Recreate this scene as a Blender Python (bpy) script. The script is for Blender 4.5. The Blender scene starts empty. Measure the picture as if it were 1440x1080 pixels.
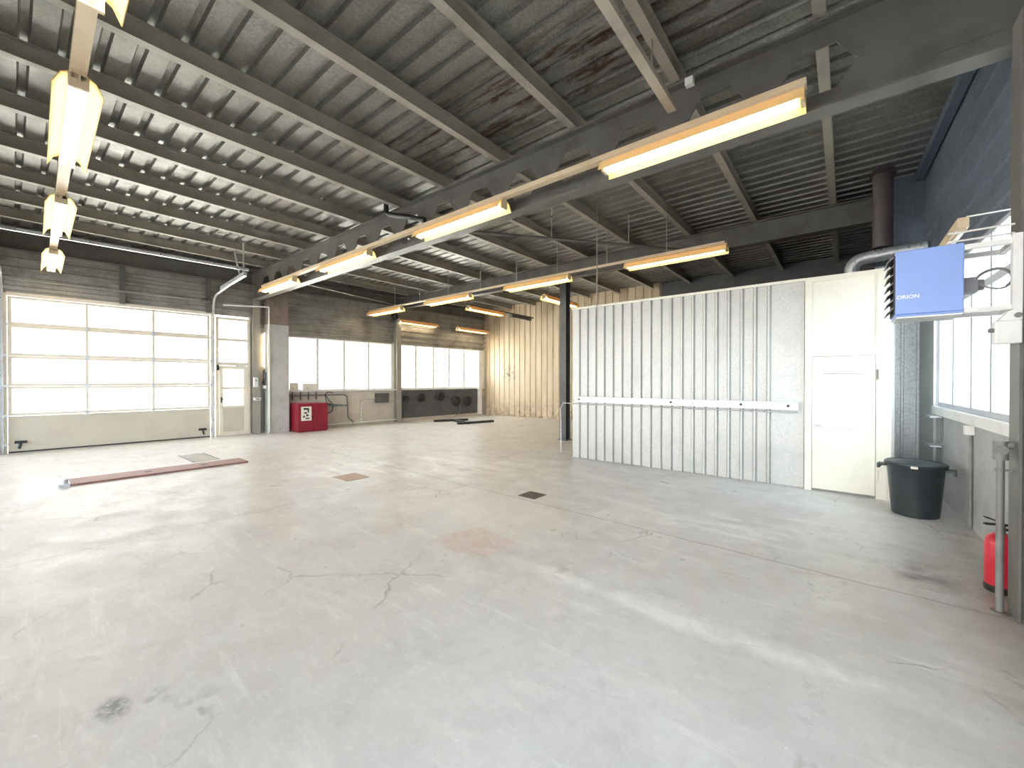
import bpy, math, random
from mathutils import Vector, Matrix
R = math.radians
random.seed(7)
S = bpy.context.scene
COL = S.collection

# ------------------------------------------------------------------ camera, world, exposure
cd = bpy.data.cameras.new('camera')
cam = bpy.data.objects.new('camera', cd)
COL.objects.link(cam)
cam.location = (0, 0, 1.6)
cam.rotation_euler = (R(90 - 0.39), 0, R(39.17))
cd.sensor_width = 36
cd.lens = 36 * 574.5 / 1440
cd.clip_start = 0.02
cd.clip_end = 300
S.camera = cam

W = bpy.data.worlds.new('sky')
S.world = W
W.use_nodes = True
bg = W.node_tree.nodes['Background']
bg.inputs[0].default_value = (0.90, 0.95, 1.0, 1)
# an overcast sky that is brightest on the sun's side, in front of the open door bays behind the viewer
_tc = W.node_tree.nodes.new('ShaderNodeTexCoord')
_sx = W.node_tree.nodes.new('ShaderNodeSeparateXYZ')
_mr = W.node_tree.nodes.new('ShaderNodeMapRange')
_mr.interpolation_type = 'SMOOTHSTEP'
for _i, _v in ((1, 0.35), (2, -0.75), (3, 2.3), (4, 7.6)):
    _mr.inputs[_i].default_value = _v
W.node_tree.links.new(_tc.outputs['Generated'], _sx.inputs[0])
W.node_tree.links.new(_sx.outputs[1], _mr.inputs[0])
W.node_tree.links.new(_mr.outputs[0], bg.inputs[1])
# bluer away from the sun, on the right window's side
_mb = W.node_tree.nodes.new('ShaderNodeMapRange')
for _i, _v in ((1, -0.2), (2, 0.7), (3, 0.0), (4, 1.0)):
    _mb.inputs[_i].default_value = _v
_mc = W.node_tree.nodes.new('ShaderNodeMix')
_mc.data_type = 'RGBA'
_mc.inputs[6].default_value = (0.97, 0.96, 0.97, 1)
_mc.inputs[7].default_value = (0.72, 0.86, 1.0, 1)
W.node_tree.links.new(_sx.outputs[0], _mb.inputs[0])
W.node_tree.links.new(_mb.outputs[0], _mc.inputs[0])
W.node_tree.links.new(_mc.outputs[2], bg.inputs[0])
sl = bpy.data.lights.new('sun', 'SUN')
sl.energy = 34
sl.angle = R(2)
sl.color = (1.0, 0.94, 0.86)
sun = bpy.data.objects.new('sun', sl)
COL.objects.link(sun)
sun.location = (0, -20, 30)
sun.rotation_euler = (R(32), 0, R(4))     # high, from in front of the open bays: it lights the yard, not the hall
S.view_settings.view_transform = 'Standard'
S.view_settings.look = 'None'
S.view_settings.gamma = 1
S.view_settings.use_curve_mapping = False
S.view_settings.exposure = 0.62
try:
    S.cycles.max_bounces = 10
    S.cycles.diffuse_bounces = 6
    S.cycles.transparent_max_bounces = 12
    S.cycles.sample_clamp_indirect = 8
except Exception:
    pass

# ------------------------------------------------------------------ materials
def new_mat(name):
    m = bpy.data.materials.new(name)
    m.use_nodes = True
    nt = m.node_tree
    return m, nt, nt.nodes['Principled BSDF']

def coords(nt, scale=(1, 1, 1), rot=(0, 0, 0)):
    tc = nt.nodes.new('ShaderNodeTexCoord')
    mp = nt.nodes.new('ShaderNodeMapping')
    mp.inputs['Scale'].default_value = scale
    mp.inputs['Rotation'].default_value = rot
    nt.links.new(tc.outputs['Object'], mp.inputs['Vector'])
    return mp.outputs[0]

def noise(nt, vec, scale, detail=5, rough=0.6, dist=0.0):
    n = nt.nodes.new('ShaderNodeTexNoise')
    n.inputs['Scale'].default_value = scale
    n.inputs['Detail'].default_value = detail
    n.inputs['Roughness'].default_value = rough
    n.inputs['Distortion'].default_value = dist
    nt.links.new(vec, n.inputs['Vector'])
    return n.outputs[0]

def ramp(nt, fac, a, b, ca=0.0, cb=1.0):
    r = nt.nodes.new('ShaderNodeMapRange')
    r.inputs[1].default_value = a
    r.inputs[2].default_value = b
    r.inputs[3].default_value = ca
    r.inputs[4].default_value = cb
    nt.links.new(fac, r.inputs[0])
    return r.outputs[0]

def mixc(nt, fac, a, b):
    m = nt.nodes.new('ShaderNodeMix')
    m.data_type = 'RGBA'
    for sock, v in ((m.inputs[0], fac), (m.inputs[6], a), (m.inputs[7], b)):
        if isinstance(v, (int, float)):
            sock.default_value = v
        elif isinstance(v, tuple):
            sock.default_value = (*v, 1)
        else:
            nt.links.new(v, sock)
    return m.outputs[2]

def math_(nt, op, a, b=0.0):
    m = nt.nodes.new('ShaderNodeMath')
    m.operation = op
    for s, v in ((m.inputs[0], a), (m.inputs[1], b)):
        if isinstance(v, (int, float)):
            s.default_value = v
        else:
            nt.links.new(v, s)
    return m.outputs[0]

def bump(nt, p, h, strength=0.2, dist=0.02):
    b = nt.nodes.new('ShaderNodeBump')
    b.inputs['Strength'].default_value = strength
    b.inputs['Distance'].default_value = dist
    nt.links.new(h, b.inputs['Height'])
    nt.links.new(b.outputs[0], p.inputs['Normal'])

def paint(name, c, c2=None, scale=3.0, lo=0.45, hi=0.7, rough=0.5, metal=0.0, bmp=0.05, stretch=(1, 1, 1)):
    m, nt, p = new_mat(name)
    v = coords(nt, stretch)
    if c2 is None:
        c2 = tuple(x * 0.82 for x in c)
    n = noise(nt, v, scale)
    nt.links.new(mixc(nt, ramp(nt, n, lo, hi), c, c2), p.inputs['Base Color'])
    p.inputs['Roughness'].default_value = rough
    p.inputs['Metallic'].default_value = metal
    if bmp:
        bump(nt, p, noise(nt, v, scale * 12), bmp)
    return m

def galv(name, c1, c2, dirt, scale=28.0, metal=0.55, rough=0.38, dlo=0.5, dhi=0.75):
    m, nt, p = new_mat(name)
    v = coords(nt)
    vo = nt.nodes.new('ShaderNodeTexVoronoi')
    vo.inputs['Scale'].default_value = scale
    nt.links.new(v, vo.inputs['Vector'])
    sep = nt.nodes.new('ShaderNodeSeparateColor')
    nt.links.new(vo.outputs['Color'], sep.inputs[0])
    c = mixc(nt, sep.outputs[0], c1, c2)
    c = mixc(nt, ramp(nt, noise(nt, v, 1.7, 6), dlo, dhi), c, dirt)
    nt.links.new(c, p.inputs['Base Color'])
    nt.links.new(ramp(nt, sep.outputs[1], 0, 1, rough - 0.08, rough + 0.12), p.inputs['Roughness'])
    p.inputs['Metallic'].default_value = metal
    return m

def floor_mat():
    m, nt, p = new_mat('worn_concrete')
    v = coords(nt)
    vs = coords(nt, (1, 3.0, 1), (0, 0, R(-10)))
    vt = coords(nt, (0.35, 3.0, 1), (0, 0, R(2)))
    big = noise(nt, v, 0.35, 6, 0.6, 0.4)
    mid = noise(nt, v, 2.2, 9, 0.7, 0.3)
    fine = noise(nt, v, 30, 6, 0.75)
    c = mixc(nt, ramp(nt, big, 0.35, 0.65), (0.69, 0.695, 0.70), (0.62, 0.612, 0.605))
    c = mixc(nt, ramp(nt, mid, 0.42, 0.70, 0, 0.75), c, (0.54, 0.525, 0.51))
    # pale scuffed patches and long wheel scuffs
    sc = noise(nt, vs, 1.3, 10, 0.72, 0.6)
    c = mixc(nt, ramp(nt, sc, 0.53, 0.68, 0, 0.8), c, (0.74, 0.74, 0.72))
    st = noise(nt, vt, 1.6, 9, 0.75, 0.2)
    c = mixc(nt, ramp(nt, st, 0.57, 0.72, 0, 0.85), c, (0.82, 0.82, 0.80))
    c = mixc(nt, ramp(nt, fine, 0.60, 0.75, 0, 0.3), c, (0.32, 0.31, 0.29))
    f2 = noise(nt, coords(nt, (1, 2.2, 1), (0, 0, R(25))), 9, 10, 0.8, 0.5)
    c = mixc(nt, ramp(nt, f2, 0.52, 0.68, 0, 0.38), c, (0.84, 0.84, 0.83))
    f3 = noise(nt, coords(nt, (2.0, 1, 1), (0, 0, R(-30))), 5, 10, 0.75, 0.4)
    c = mixc(nt, ramp(nt, f3, 0.52, 0.72, 0, 0.42), c, (0.48, 0.465, 0.45))
    sp = nt.nodes.new('ShaderNodeTexVoronoi')
    sp.inputs['Scale'].default_value = 7
    nt.links.new(v, sp.inputs['Vector'])
    c = mixc(nt, ramp(nt, sp.outputs['Distance'], 0.05, 0.035, 0, 0.6), c, (0.85, 0.85, 0.84))
    tc = nt.nodes.new('ShaderNodeTexCoord')
    xyz = nt.nodes.new('ShaderNodeSeparateXYZ')
    nt.links.new(tc.outputs['Object'], xyz.inputs[0])
    x, y = xyz.outputs[0], xyz.outputs[1]
    wob = ramp(nt, noise(nt, v, 3.0, 4), 0, 1, -0.5, 0.5)

    def spot(cx, cy, rx, ry, soft, w=0.35):
        dx = math_(nt, 'DIVIDE', math_(nt, 'SUBTRACT', x, cx), rx)
        dy = math_(nt, 'DIVIDE', math_(nt, 'SUBTRACT', y, cy), ry)
        d = math_(nt, 'SQRT', math_(nt, 'ADD', math_(nt, 'MULTIPLY', dx, dx), math_(nt, 'MULTIPLY', dy, dy)))
        d = math_(nt, 'ADD', d, math_(nt, 'MULTIPLY', wob, w * 4))
        return ramp(nt, d, 1.0, 1.0 - soft)
    def masked(f, k):
        return math_(nt, 'MULTIPLY', f, k)
    # white scuff beside the terracotta patch, long white scuff track
    c = mixc(nt, masked(masked(spot(-3.4, 3.6, 1.3, 1.0, 0.8, 0.5), ramp(nt, mid, 0.35, 0.6)), 0.8), c, (0.82, 0.82, 0.80))
    for sx, sy, ra, rb in ((-5.2, 5.6, 2.2, 1.6), (-8.2, 0.9, 1.1, 0.6), (-1.2, 4.9, 1.6, 0.6), (-7.0, 3.9, 1.2, 0.8)):  # broad pale patches, some with the windows' shine put into the colour
        c = mixc(nt, masked(masked(spot(sx, sy, ra, rb, 0.8, 0.5), ramp(nt, sc, 0.42, 0.58)), 0.8), c, (0.86, 0.86, 0.84))
    c = mixc(nt, masked(masked(spot(-0.9, 2.83, 1.9, 0.14, 0.7, 0.5), ramp(nt, mid, 0.40, 0.55)), 0.85), c, (0.84, 0.85, 0.84))
    c = mixc(nt, masked(masked(spot(-2.87, 2.91, 0.40, 0.36, 0.35, 0.6), ramp(nt, f2, 0.62, 0.40, 0.25, 1.0)), 0.65), c, (0.58, 0.41, 0.34))
    c = mixc(nt, masked(masked(spot(-2.77, 0.31, 0.13, 0.08, 0.5, 0.3), ramp(nt, fine, 0.35, 0.55)), 0.8), c, (0.17, 0.18, 0.17))
    # oily dirt along the right wall and under the beam joint
    c = mixc(nt, masked(spot(0.95, 4.6, 0.55, 2.3, 0.9, 0.3), 0.55), c, (0.20, 0.17, 0.13))
    c = mixc(nt, masked(masked(spot(0.55, 4.75, 0.5, 0.35, 0.8, 0.5), ramp(nt, mid, 0.4, 0.6)), 0.7), c, (0.10, 0.09, 0.08))
    # sawn joints
    def joint(coord, at, w, lo=None):
        d = math_(nt, 'ABSOLUTE', math_(nt, 'ADD', math_(nt, 'SUBTRACT', coord, at), math_(nt, 'MULTIPLY', wob, 0.05)))
        return ramp(nt, d, w, w * 0.4)
    sk = math_(nt, 'ADD', y, math_(nt, 'MULTIPLY', x, 0.035))
    c = mixc(nt, masked(joint(sk, 4.26, 0.013), 0.5), c, (0.17, 0.16, 0.15))
    c = mixc(nt, masked(joint(y, 9.7, 0.016), 0.3), c, (0.2, 0.19, 0.18))
    c = mixc(nt, masked(joint(x, -5.6, 0.014), 0.25), c, (0.2, 0.19, 0.18))
    c = mixc(nt, masked(joint(x, -10.3, 0.014), 0.25), c, (0.2, 0.19, 0.18))
    # cracks
    dv = nt.nodes.new('ShaderNodeMix'); dv.data_type = 'VECTOR'
    nz = nt.nodes.new('ShaderNodeTexNoise'); nz.inputs['Scale'].default_value = 2.0; nz.inputs['Detail'].default_value = 6
    nt.links.new(v, nz.inputs['Vector'])
    dv.inputs[0].default_value = 0.35
    nt.links.new(v, dv.inputs[4]); nt.links.new(nz.outputs['Color'], dv.inputs[5])
    vc = nt.nodes.new('ShaderNodeTexVoronoi'); vc.feature = 'DISTANCE_TO_EDGE'; vc.inputs['Scale'].default_value = 1.5
    nt.links.new(dv.outputs[1], vc.inputs['Vector'])
    crack = masked(ramp(nt, vc.outputs['Distance'], 0.012, 0.003), ramp(nt, noise(nt, v, 0.9, 4), 0.52, 0.62))
    c = mixc(nt, masked(crack, 0.42), c, (0.15, 0.14, 0.13))
    nt.links.new(c, p.inputs['Base Color'])
    nt.links.new(ramp(nt, mid, 0.3, 0.7, 0.24, 0.50), p.inputs['Roughness'])
    p.inputs['Specular IOR Level'].default_value = 0.45
    h = math_(nt, 'ADD', math_(nt, 'MULTIPLY', mid, 0.6), math_(nt, 'MULTIPLY', fine, 0.25))
    bump(nt, p, h, 0.12, 0.02)
    return m

def roof_mat():
    m, nt, p = new_mat('dirty_galvanised_deck')
    v = coords(nt)
    vx = coords(nt, (0.5, 3, 1))
    c = mixc(nt, ramp(nt, noise(nt, v, 40, 4, 0.8), 0.35, 0.65), (0.30, 0.295, 0.27), (0.17, 0.168, 0.155))
    c = mixc(nt, ramp(nt, noise(nt, v, 1.1, 7), 0.45, 0.7, 0, 0.7), c, (0.10, 0.095, 0.085))
    tc = nt.nodes.new('ShaderNodeTexCoord')
    xyz = nt.nodes.new('ShaderNodeSeparateXYZ')
    nt.links.new(tc.outputs['Object'], xyz.inputs[0])
    dx = ramp(nt, math_(nt, 'ABSOLUTE', math_(nt, 'ADD', xyz.outputs[0], 3.0)), 3.2, 1.2)
    dy = ramp(nt, math_(nt, 'ABSOLUTE', math_(nt, 'SUBTRACT', xyz.outputs[1], 3.95)), 0.75, 0.35)
    rust = math_(nt, 'MULTIPLY', math_(nt, 'MULTIPLY', dx, dy), ramp(nt, noise(nt, vx, 2.6, 8, 0.7), 0.5, 0.6))
    c = mixc(nt, rust, c, (0.07, 0.038, 0.026))
    nt.links.new(c, p.inputs['Base Color'])
    p.inputs['Metallic'].default_value = 0.4
    nt.links.new(ramp(nt, noise(nt, v, 6, 5), 0.3, 0.7, 0.34, 0.52), p.inputs['Roughness'])
    return m

def emit(name, col, strength):
    m, nt, p = new_mat(name)
    p.inputs['Base Color'].default_value = (*col, 1)
    p.inputs['Emission Color'].default_value = (*col, 1)
    p.inputs['Emission Strength'].default_value = strength
    return m

def glass_mat():
    m, nt, p = new_mat('window_glass')
    nt.nodes.remove(p)
    out = nt.nodes['Material Output']
    t = nt.nodes.new('ShaderNodeBsdfTransparent')
    t.inputs[0].default_value = (0.96, 0.98, 0.97, 1)
    g = nt.nodes.new('ShaderNodeBsdfGlossy')
    g.inputs['Roughness'].default_value = 0.03
    fr = nt.nodes.new('ShaderNodeLayerWeight')
    fr.inputs[0].default_value = 0.5
    mx = nt.nodes.new('ShaderNodeMixShader')
    nt.links.new(math_(nt, 'MULTIPLY_ADD' if False else 'MULTIPLY', math_(nt, 'POWER', fr.outputs['Facing'], 5.0), 0.3), mx.inputs[0])
    nt.links.new(t.outputs[0], mx.inputs[1])
    nt.links.new(g.outputs[0], mx.inputs[2])
    nt.links.new(mx.outputs[0], out.inputs[0])
    return m

def wing_mat():
    m, nt, p = new_mat('yellowed_reflector')
    nt.nodes.remove(p)
    out = nt.nodes['Material Output']
    d = nt.nodes.new('ShaderNodeBsdfDiffuse'); d.inputs[0].default_value = (0.87, 0.71, 0.35, 1)
    t = nt.nodes.new('ShaderNodeBsdfTranslucent'); t.inputs[0].default_value = (0.85, 0.55, 0.24, 1)
    mx = nt.nodes.new('ShaderNodeMixShader'); mx.inputs[0].default_value = 0.22
    nt.links.new(d.outputs[0], mx.inputs[1]); nt.links.new(t.outputs[0], mx.inputs[2])
    nt.links.new(mx.outputs[0], out.inputs[0])
    return m

def partition_mat(name, c1, c2, dirt):
    m = galv(name, c1, c2, dirt, 95, 0.35, 0.40, 0.52, 0.85)
    return m

def cream_mat():
    m, nt, p = new_mat('stained_cream_cladding')
    v = coords(nt)
    vz = coords(nt, (3, 3, 0.5))
    c = mixc(nt, ramp(nt, noise(nt, vz, 1.6, 6), 0.4, 0.7), (0.66, 0.55, 0.39), (0.52, 0.41, 0.27))
    tc = nt.nodes.new('ShaderNodeTexCoord')
    xyz = nt.nodes.new('ShaderNodeSeparateXYZ')
    nt.links.new(tc.outputs['Object'], xyz.inputs[0])
    x, z = xyz.outputs[0], xyz.outputs[2]
    low = math_(nt, 'MULTIPLY', ramp(nt, z, 0.9, 0.0), ramp(nt, noise(nt, v, 5, 8, 0.7), 0.42, 0.62))
    c = mixc(nt, math_(nt, 'MULTIPLY', low, 0.8), c, (0.16, 0.12, 0.08))
    dx = math_(nt, 'SUBTRACT', x, -11.95); dz = math_(nt, 'SUBTRACT', z, 2.0)
    d = math_(nt, 'SQRT', math_(nt, 'ADD', math_(nt, 'MULTIPLY', dx, dx), math_(nt, 'MULTIPLY', dz, dz)))
    soot = math_(nt, 'MULTIPLY', ramp(nt, d, 0.55, 0.1), ramp(nt, noise(nt, v, 6, 7, 0.7), 0.45, 0.6))
    c = mixc(nt, math_(nt, 'MULTIPLY', soot, 0.85), c, (0.06, 0.05, 0.045))
    nt.links.new(c, p.inputs['Base Color'])
    p.inputs['Roughness'].default_value = 0.5
    return m

M = dict(
    floor=floor_mat(), roof=roof_mat(), glass=glass_mat(), wing=wing_mat(), cream_clad=cream_mat(),
    steel=paint('grey_beige_steel_paint', (0.34, 0.315, 0.265), (0.25, 0.235, 0.195), 2.0, rough=0.45),
    beam=paint('dark_steel_paint', (0.135, 0.13, 0.12), (0.095, 0.09, 0.085), 3.0, rough=0.42),
    darkpost=paint('dark_green_steel', (0.075, 0.085, 0.08), (0.05, 0.05, 0.05), 4, rough=0.4),
    galv=partition_mat('galvanised_sheet', (0.51, 0.515, 0.49), (0.40, 0.405, 0.385), (0.35, 0.355, 0.34)),
    galvdark=galv('dark_galvanised_cladding', (0.40, 0.39, 0.365), (0.30, 0.29, 0.27), (0.20, 0.19, 0.17), 60, 0.4, 0.45, 0.45, 0.7),
    navy=galv('dark_blue_grey_cladding', (0.17, 0.205, 0.26), (0.13, 0.155, 0.20), (0.10, 0.12, 0.16), 60, 0.35, 0.45),
    zinc=galv('bright_zinc', (0.75, 0.76, 0.78), (0.62, 0.64, 0.66), (0.5, 0.5, 0.5), 40, 0.7, 0.35),
    white=paint('white_frame_paint', (0.80, 0.80, 0.77), (0.70, 0.69, 0.65), 4, rough=0.4, bmp=0.02),
    backlit_white=paint('backlit_white_frame_paint', (0.50, 0.53, 0.58), (0.44, 0.47, 0.52), 4, rough=0.4, bmp=0.02),  # white frame greyed, its backlit shade is put into the paint
    ivory=paint('ivory_door_paint', (0.80, 0.73, 0.62), (0.72, 0.65, 0.55), 4, rough=0.4, bmp=0.02),
    beigepanel=paint('beige_door_panel', (0.60, 0.55, 0.45), (0.55, 0.50, 0.41), 2, rough=0.5, bmp=0.02),
    doorcream=paint('chipped_cream_paint', (0.76, 0.745, 0.645), (0.66, 0.64, 0.54), 2.5, 0.5, 0.75, rough=0.35, bmp=0.03),
    concrete=paint('bare_concrete', (0.52, 0.51, 0.49), (0.40, 0.39, 0.37), 2.5, rough=0.8, bmp=0.15),
    brownconc=paint('brown_painted_concrete', (0.26, 0.20, 0.16), (0.19, 0.145, 0.115), 4, rough=0.8, bmp=0.15),
    beigewall=paint('beige_wall_paint', (0.60, 0.53, 0.45), (0.47, 0.41, 0.35), 2.2, rough=0.7, bmp=0.1),
    greywall=paint('grey_wall_paint', (0.40, 0.41, 0.41), (0.30, 0.30, 0.30), 1.8, rough=0.7, bmp=0.1),
    darkwall=paint('dark_grey_wall_paint', (0.10, 0.10, 0.105), (0.065, 0.065, 0.07), 3, rough=0.55),
    black=paint('black_rubber', (0.02, 0.02, 0.021), (0.03, 0.03, 0.03), 5, rough=0.5),
    bin=paint('black_green_plastic', (0.018, 0.027, 0.030), (0.026, 0.036, 0.04), 5, rough=0.38, bmp=0.02),
    red=paint('red_cabinet_paint', (0.27, 0.008, 0.026), (0.21, 0.007, 0.02), 4, rough=0.4),
    extred=paint('extinguisher_red', (0.55, 0.025, 0.045), (0.48, 0.02, 0.04), 4, rough=0.3, bmp=0),
    paper=paint('white_paper', (0.78, 0.75, 0.66), (0.70, 0.66, 0.56), 10, rough=0.8, bmp=0),
    ink=paint('black_ink', (0.03, 0.03, 0.03), rough=0.7, bmp=0),
    blue=paint('pale_blue_enamel', (0.26, 0.38, 0.76), (0.23, 0.35, 0.70), 2, rough=0.4, bmp=0),
    lettering=paint('white_lettering', (0.85, 0.86, 0.88), rough=0.5, bmp=0),
    spine=paint('tan_batten_enamel', (0.62, 0.50, 0.34), (0.55, 0.43, 0.28), 4, rough=0.45, bmp=0),
    tube=emit('fluorescent_tube', (1.0, 0.86, 0.63), 13.0),
    flue=paint('brown_flue_steel', (0.085, 0.065, 0.065), (0.06, 0.047, 0.047), 3, rough=0.5),
    redsteel=paint('red_brown_steel_plate', (0.30, 0.15, 0.125), (0.23, 0.12, 0.10), 5, rough=0.5, metal=0.2),
    terracotta=paint('terracotta_plate', (0.56, 0.42, 0.35), (0.48, 0.36, 0.30), 6, rough=0.6),
    greycable=paint('grey_cable', (0.22, 0.22, 0.23), rough=0.5, bmp=0),
    pipe=paint('grey_painted_pipe', (0.20, 0.20, 0.19), (0.14, 0.13, 0.12), 6, rough=0.45),
    wood=paint('weathered_timber', (0.42, 0.38, 0.31), (0.30, 0.26, 0.21), 3, rough=0.7),
    cyan=paint('teal_sign_paint', (0.22, 0.42, 0.40), rough=0.5, bmp=0),
    outside=paint('pale_yard_concrete', (0.80, 0.80, 0.77), (0.74, 0.74, 0.70), 1, rough=0.8),
    lowbounce=paint('low_bounce_ground', (0.11, 0.11, 0.11), (0.08, 0.08, 0.08), 3, rough=0.9),
    galv_windowlit=galv('windowlit_spangled_sheet', (0.86, 0.89, 0.89), (0.62, 0.66, 0.67), (0.58, 0.62, 0.63), 42, 0.3, 0.4, 0.55, 0.9),  # galvanised sheet with the window's light put into its paler colour
    render_=paint('pale_facade', (0.46, 0.50, 0.38), (0.40, 0.44, 0.34), 1, rough=0.8),
    greenarm=paint('grey_green_enamel', (0.20, 0.25, 0.22), rough=0.45, bmp=0),
)

# ------------------------------------------------------------------ mesh builder
class MB:
    def __init__(self):
        self.v = []; self.f = []
    def add(self, vs, fs):
        o = len(self.v)
        self.v += [tuple(p) for p in vs]
        self.f += [tuple(i + o for i in f) for f in fs]
        return self
    def box(self, x0, x1, y0, y1, z0, z1):
        return self.add([(x, y, z) for x in (x0, x1) for y in (y0, y1) for z in (z0, z1)],
                        [(0, 1, 3, 2), (4, 6, 7, 5), (0, 4, 5, 1), (2, 3, 7, 6), (0, 2, 6, 4), (1, 5, 7, 3)])
    def prism(self, poly, axis, a0, a1):
        n = len(poly)
        def P(p, a):
            if axis == 'x': return (a, p[0], p[1])
            if axis == 'y': return (p[0], a, p[1])
            return (p[0], p[1], a)
        vs = [P(p, a0) for p in poly] + [P(p, a1) for p in poly]
        fs = [(i, (i + 1) % n, (i + 1) % n + n, i + n) for i in range(n)]
        return self.add(vs, fs + [tuple(range(n))[::-1], tuple(range(n, 2 * n))])
    def sheet(self, prof, axis, a0, a1, t=0.004):
        # open polyline given thickness in its second coordinate, extruded along axis
        n = len(prof)
        poly = list(prof) + [(a, b + t) for a, b in reversed(prof)]
        def P(p, a):
            if axis == 'x': return (a, p[0], p[1])
            if axis == 'y': return (p[0], a, p[1])
            return (p[0], p[1], a)
        m = len(poly)
        vs = [P(p, a0) for p in poly] + [P(p, a1) for p in poly]
        fs = [(i, (i + 1) % m, (i + 1) % m + m, i + m) for i in range(m)]
        for i in range(n - 1):
            q = (i, i + 1, m - 2 - i, m - 1 - i)
            fs.append(q[::-1]); fs.append(tuple(k + m for k in q))
        return self.add(vs, fs)
    def cyl(self, p, q, r, n=14, r2=None):
        p, q = Vector(p), Vector(q)
        d = (q - p).normalized()
        a = d.orthogonal().normalized(); b = d.cross(a)
        r2 = r if r2 is None else r2
        vs = []
        for c, rr in ((p, r), (q, r2)):
            for i in range(n):
                t = 2 * math.pi * i / n
                vs.append(c + a * (rr * math.cos(t)) + b * (rr * math.sin(t)))
        fs = [(i, (i + 1) % n, (i + 1) % n + n, i + n) for i in range(n)]
        return self.add(vs, fs + [tuple(range(n))[::-1], tuple(range(n, 2 * n))])
    def tube(self, pts, r, n=10):
        pts = [Vector(p) for p in pts]
        vs = []; fs = []
        a = None
        for i, p in enumerate(pts):
            if i == 0: d = pts[1] - pts[0]
            elif i == len(pts) - 1: d = pts[-1] - pts[-2]
            else: d = (pts[i + 1] - p).normalized() + (p - pts[i - 1]).normalized()
            d.normalize()
            a = d.orthogonal().normalized() if a is None else (a - d * a.dot(d)).normalized()
            b = d.cross(a)
            for k in range(n):
                t = 2 * math.pi * k / n
                vs.append(p + a * (r * math.cos(t)) + b * (r * math.sin(t)))
        for i in range(len(pts) - 1):
            for k in range(n):
                fs.append((i * n + k, i * n + (k + 1) % n, (i + 1) * n + (k + 1) % n, (i + 1) * n + k))
        L = (len(pts) - 1) * n
        return self.add(vs, fs + [tuple(range(n))[::-1], tuple(range(L, L + n))])
    def bar(self, p, q, w, h):
        # rectangular bar, h measured upward
        p, q = Vector(p), Vector(q)
        d = (q - p).normalized()
        s = d.cross(Vector((0, 0, 1)))
        s = Vector((1, 0, 0)) if s.length < 1e-4 else s.normalized()
        u = s.cross(d).normalized()
        vs = [c + s * (a * w / 2) + u * (b * h / 2) for c in (p, q) for a, b in ((-1, -1), (1, -1), (1, 1), (-1, 1))]
        return self.add(vs, [(0, 1, 5, 4), (1, 2, 6, 5), (2, 3, 7, 6), (3, 0, 4, 7), (3, 2, 1, 0), (4, 5, 6, 7)])
    def lathe(self, prof, c=(0, 0, 0), n=32):
        vs = []; fs = []
        for r, z in prof:
            for k in range(n):
                t = 2 * math.pi * k / n
                vs.append((c[0] + r * math.cos(t), c[1] + r * math.sin(t), c[2] + z))
        for i in range(len(prof) - 1):
            for k in range(n):
                fs.append((i * n + k, i * n + (k + 1) % n, (i + 1) * n + (k + 1) % n, (i + 1) * n + k))
        L = (len(prof) - 1) * n
        return self.add(vs, fs + [tuple(range(n))[::-1], tuple(range(L, L + n))])
    def build(self, name, mat, parent=None, loc=None, rotz=0.0, bevel=0.0, smooth=False):
        me = bpy.data.meshes.new(name)
        me.from_pydata(self.v, [], self.f)
        me.validate()
        import bmesh
        bm = bmesh.new(); bm.from_mesh(me)
        bmesh.ops.recalc_face_normals(bm, faces=bm.faces[:])
        bm.to_mesh(me); bm.free()
        me.materials.append(M[mat])
        o = bpy.data.objects.new(name, me)
        COL.objects.link(o)
        if parent is not None:
            o.parent = parent
        if loc is not None:
            o.location = loc
        o.rotation_euler.z = rotz
        if smooth:
            me.polygons.foreach_set('use_smooth', [True] * len(me.polygons))
            md = o.modifiers.new('edges', 'EDGE_SPLIT'); md.split_angle = R(40)
        if bevel:
            md = o.modifiers.new('bevel', 'BEVEL'); md.width = bevel; md.segments = 2; md.limit_method = 'ANGLE'
        return o

def tag(o, label=None, cat=None, group=None, kind=None):
    if label: o['label'] = label
    if cat: o['category'] = cat
    if group: o['group'] = group
    if kind: o['kind'] = kind
    return o

def empty(name, loc=(0, 0, 0), rotz=0.0):
    o = bpy.data.objects.new(name, None)
    o.empty_display_size = 0.1
    COL.objects.link(o)
    o.location = loc
    o.rotation_euler.z = rotz
    return o

def thing(name, label, cat, loc=(0, 0, 0), rotz=0.0, group=None):
    return tag(empty(name, loc, rotz), label, cat, group)

def children(o):
    return [c for c in COL.objects if c.parent == o]

def copy_tree(o, parent=None):
    c = o.copy()
    COL.objects.link(c)
    c.parent = parent
    for ch in children(o):
        copy_tree(ch, c)
    return c

def arc(c, r, a0, a1, n, ax=0, az=2):
    out = []
    for i in range(n + 1):
        t = R(a0 + (a1 - a0) * i / n)
        p = list(c); p[ax] += r * math.cos(t); p[az] += r * math.sin(t)
        out.append(tuple(p))
    return out

# left wall frame: local x = into the room, local y = along the wall
LO = Vector((-14.34, 0, 0)); LR = -math.atan(0.063)
LM = Matrix.Rotation(LR, 4, 'Z')
def LP(v, u, z=0.0):
    return LO + (LM @ Vector((v, u, z)))
# right wall frame: local x = outwards, local y = along the wall
RO = Vector((1.262, 0, 0)); RR = math.atan(0.028)
RM = Matrix.Rotation(RR, 4, 'Z')
def RP(v, u, z=0.0):
    return RO + (RM @ Vector((v, u, z)))

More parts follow.
